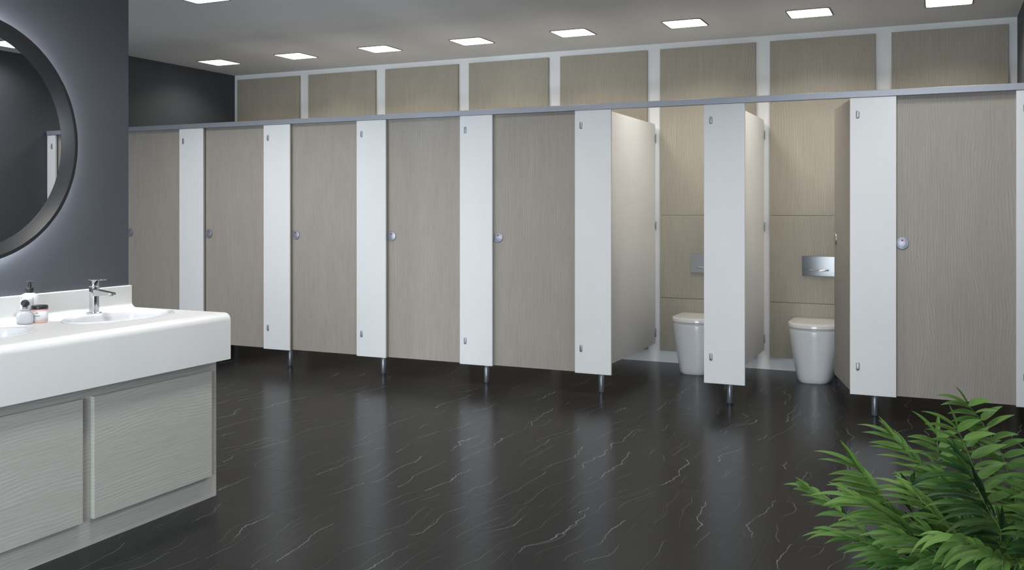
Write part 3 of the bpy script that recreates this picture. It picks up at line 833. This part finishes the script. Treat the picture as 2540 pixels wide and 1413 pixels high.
def F_(pts, depths, **kw):
    root = Vector((rnd.uniform(-.06, .06), rnd.uniform(-.06, .06), .262))
    P = [root] + [world(x, y, d) for (x, y), d in zip(pts, depths)]
    frond(P, **kw)
fr = [
    # tall fronds at the right and centre
    dict(pts=[(2532, 1330), (2519, 1239), (2489, 1137), (2440, 1052), (2401, 1003)], depths=[2.68, 2.72, 2.75, 2.76, 2.74], start=.44, LL=.088, WW=.023, tone=.72, gap=.027, upright=True),
    dict(pts=[(2470, 1340), (2436, 1218), (2395, 1108), (2374, 1062)], depths=[2.60, 2.63, 2.63, 2.62], start=.42, LL=.098, WW=.023, tone=.74, gap=.026, upright=True),
    dict(pts=[(2362, 1340), (2342, 1231), (2327, 1124), (2324, 1080)], depths=[2.66, 2.72, 2.76, 2.77], start=.42, LL=.086, WW=.023, tone=.74, gap=.027, upright=True),
    dict(pts=[(2425, 1390), (2395, 1290), (2430, 1170), (2432, 1100)], depths=[2.72, 2.78, 2.82, 2.84], start=.45, LL=.080, WW=.023, tone=.58, gap=.030, upright=True),
    # left-leaning fronds, stems running diagonally up to the left
    dict(pts=[(2400, 1350), (2340, 1240), (2288, 1164), (2216, 1081)], depths=[2.62, 2.68, 2.72, 2.74], start=.46, LL=.092, WW=.020, tone=.74, gap=.026),
    dict(pts=[(2330, 1395), (2267, 1325), (2211, 1269), (2168, 1207), (2128, 1156)], depths=[2.54, 2.52, 2.52, 2.52, 2.52], start=.40, LL=.108, WW=.022, tone=.76, gap=.023),
    dict(pts=[(2280, 1408), (2190, 1350), (2117, 1295), (2060, 1248), (2008, 1211)], depths=[2.56, 2.56, 2.58, 2.60, 2.60], start=.50, LL=.066, WW=.018, tone=.62, gap=.034),
    dict(pts=[(2350, 1400), (2290, 1350), (2240, 1305), (2180, 1262), (2130, 1236)], depths=[2.50, 2.46, 2.42, 2.40, 2.40], start=.42, LL=.112, WW=.021, tone=.74, gap=.025),
    dict(pts=[(2300, 1412), (2230, 1385), (2170, 1355), (2110, 1330), (2080, 1322)], depths=[2.50, 2.46, 2.44, 2.42, 2.42], start=.42, LL=.086, WW=.015, tone=.60, gap=.021),
    dict(pts=[(2400, 1360), (2363, 1319), (2320, 1271), (2278, 1234), (2256, 1212)], depths=[2.54, 2.52, 2.50, 2.50, 2.52], start=.40, LL=.102, WW=.019, tone=.72, gap=.024),
    dict(pts=[(2500, 1350), (2449, 1287), (2409, 1252), (2369, 1210), (2345, 1185)], depths=[2.50, 2.46, 2.44, 2.44, 2.44], start=.42, LL=.100, WW=.020, tone=.58, gap=.030),
    dict(pts=[(2440, 1370), (2405, 1300), (2355, 1230), (2310, 1190)], depths=[2.58, 2.60, 2.60, 2.58], start=.42, LL=.098, WW=.021, tone=.54, gap=.026),
    # dark-toned leaflets in the middle
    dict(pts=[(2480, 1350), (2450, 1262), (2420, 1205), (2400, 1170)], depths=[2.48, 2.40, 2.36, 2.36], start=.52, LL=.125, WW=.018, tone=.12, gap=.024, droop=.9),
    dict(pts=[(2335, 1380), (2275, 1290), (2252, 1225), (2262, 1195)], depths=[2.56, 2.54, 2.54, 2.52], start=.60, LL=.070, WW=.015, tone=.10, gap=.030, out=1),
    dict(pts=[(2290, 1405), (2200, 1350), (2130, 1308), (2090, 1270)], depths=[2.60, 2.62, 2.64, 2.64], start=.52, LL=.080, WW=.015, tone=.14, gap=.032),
    # low foreground
    dict(pts=[(2520, 1405), (2490, 1385), (2440, 1360), (2390, 1338), (2355, 1330)], depths=[2.48, 2.36, 2.30, 2.26, 2.26], start=.44, LL=.098, WW=.024, tone=.78, gap=.030, droop=1.6),
    dict(pts=[(2400, 1405), (2345, 1380), (2290, 1352), (2245, 1330)], depths=[2.48, 2.42, 2.38, 2.36], start=.38, LL=.105, WW=.019, tone=.66, gap=.023),
    dict(pts=[(2360, 1412), (2300, 1398), (2240, 1385), (2195, 1368)], depths=[2.46, 2.40, 2.36, 2.34], start=.36, LL=.095, WW=.019, tone=.50, gap=.024),
    dict(pts=[(2450, 1408), (2405, 1385), (2350, 1352), (2310, 1322)], depths=[2.52, 2.48, 2.46, 2.46], start=.36, LL=.100, WW=.019, tone=.55, gap=.024),
    dict(pts=[(2470, 1410), (2440, 1395), (2385, 1385), (2330, 1392)], depths=[2.46, 2.38, 2.32, 2.28], start=.40, LL=.095, WW=.020, tone=.40, gap=.026),
    dict(pts=[(2300, 1413), (2250, 1408), (2200, 1402), (2165, 1398)], depths=[2.52, 2.48, 2.46, 2.44], start=.42, LL=.070, WW=.018, tone=.30, gap=.024),
    dict(pts=[(2460, 1400), (2420, 1340), (2385, 1290), (2350, 1262)], depths=[2.60, 2.64, 2.66, 2.66], start=.40, LL=.098, WW=.020, tone=.40, gap=.026),
    # right edge
    dict(pts=[(2540, 1390), (2560, 1290), (2575, 1210), (2580, 1170)], depths=[2.58, 2.60, 2.62, 2.62], start=.36, LL=.100, WW=.021, tone=.64, gap=.027, upright=True),
    dict(pts=[(2560, 1400), (2590, 1330), (2600, 1270), (2590, 1235)], depths=[2.52, 2.46, 2.44, 2.42], start=.38, LL=.105, WW=.020, tone=.55, gap=.026),
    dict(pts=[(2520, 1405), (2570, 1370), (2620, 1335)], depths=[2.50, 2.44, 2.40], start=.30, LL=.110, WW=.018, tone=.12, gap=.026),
    dict(pts=[(2500, 1400), (2525, 1340), (2540, 1290), (2530, 1250)], depths=[2.66, 2.72, 2.76, 2.78], start=.40, LL=.092, WW=.021, tone=.50, gap=.026),
    # away from the viewpoint, so the crown is round
    dict(pts=[(2470, 1380), (2480, 1300), (2500, 1240)], depths=[2.74, 2.86, 2.92], start=.40, LL=.090, WW=.021, tone=.5, gap=.030, out=1),
    dict(pts=[(2400, 1390), (2370, 1330), (2330, 1280)], depths=[2.74, 2.84, 2.90], start=.40, LL=.090, WW=.021, tone=.5, gap=.030),
]
for q, kw in enumerate(fr): F_(seed=100 + q, **kw)

# ------------------------------------------------------------------ daylight and world
wd = bpy.data.worlds.new('world'); scene.world = wd; wd.use_nodes = True
bg = wd.node_tree.nodes['Background']
bg.inputs[0].default_value = (0.84, 0.91, 1.0, 1); bg.inputs[1].default_value = L_SKY
def portal(w, h, loc, rot):
    pl = bpy.data.lights.new('window_portal', 'AREA'); pl.shape = 'RECTANGLE'; pl.size = w; pl.size_y = h
    pl.cycles.is_portal = True
    o = bpy.data.objects.new('window_portal', pl); col.objects.link(o); o.location = loc; o.rotation_euler = rot
for a_, b_ in WINS: portal(b_ - a_, WZ1 - WZ0, ((a_ + b_) / 2, YF - .14, (WZ0 + WZ1) / 2), (R(90), 0, 0))

# ------------------------------------------------------------------ render look
scene.view_settings.view_transform = 'Standard'
scene.view_settings.look = 'None'
scene.view_settings.exposure = 0.0
scene.view_settings.gamma = 1.0
scene.view_settings.use_curve_mapping = False
scene.cycles.use_denoising = True
scene.cycles.max_bounces = 10
scene.cycles.diffuse_bounces = 5
scene.cycles.glossy_bounces = 5
scene.cycles.sample_clamp_indirect = 6.0
scene.cycles.caustics_reflective = False
scene.cycles.caustics_refractive = False
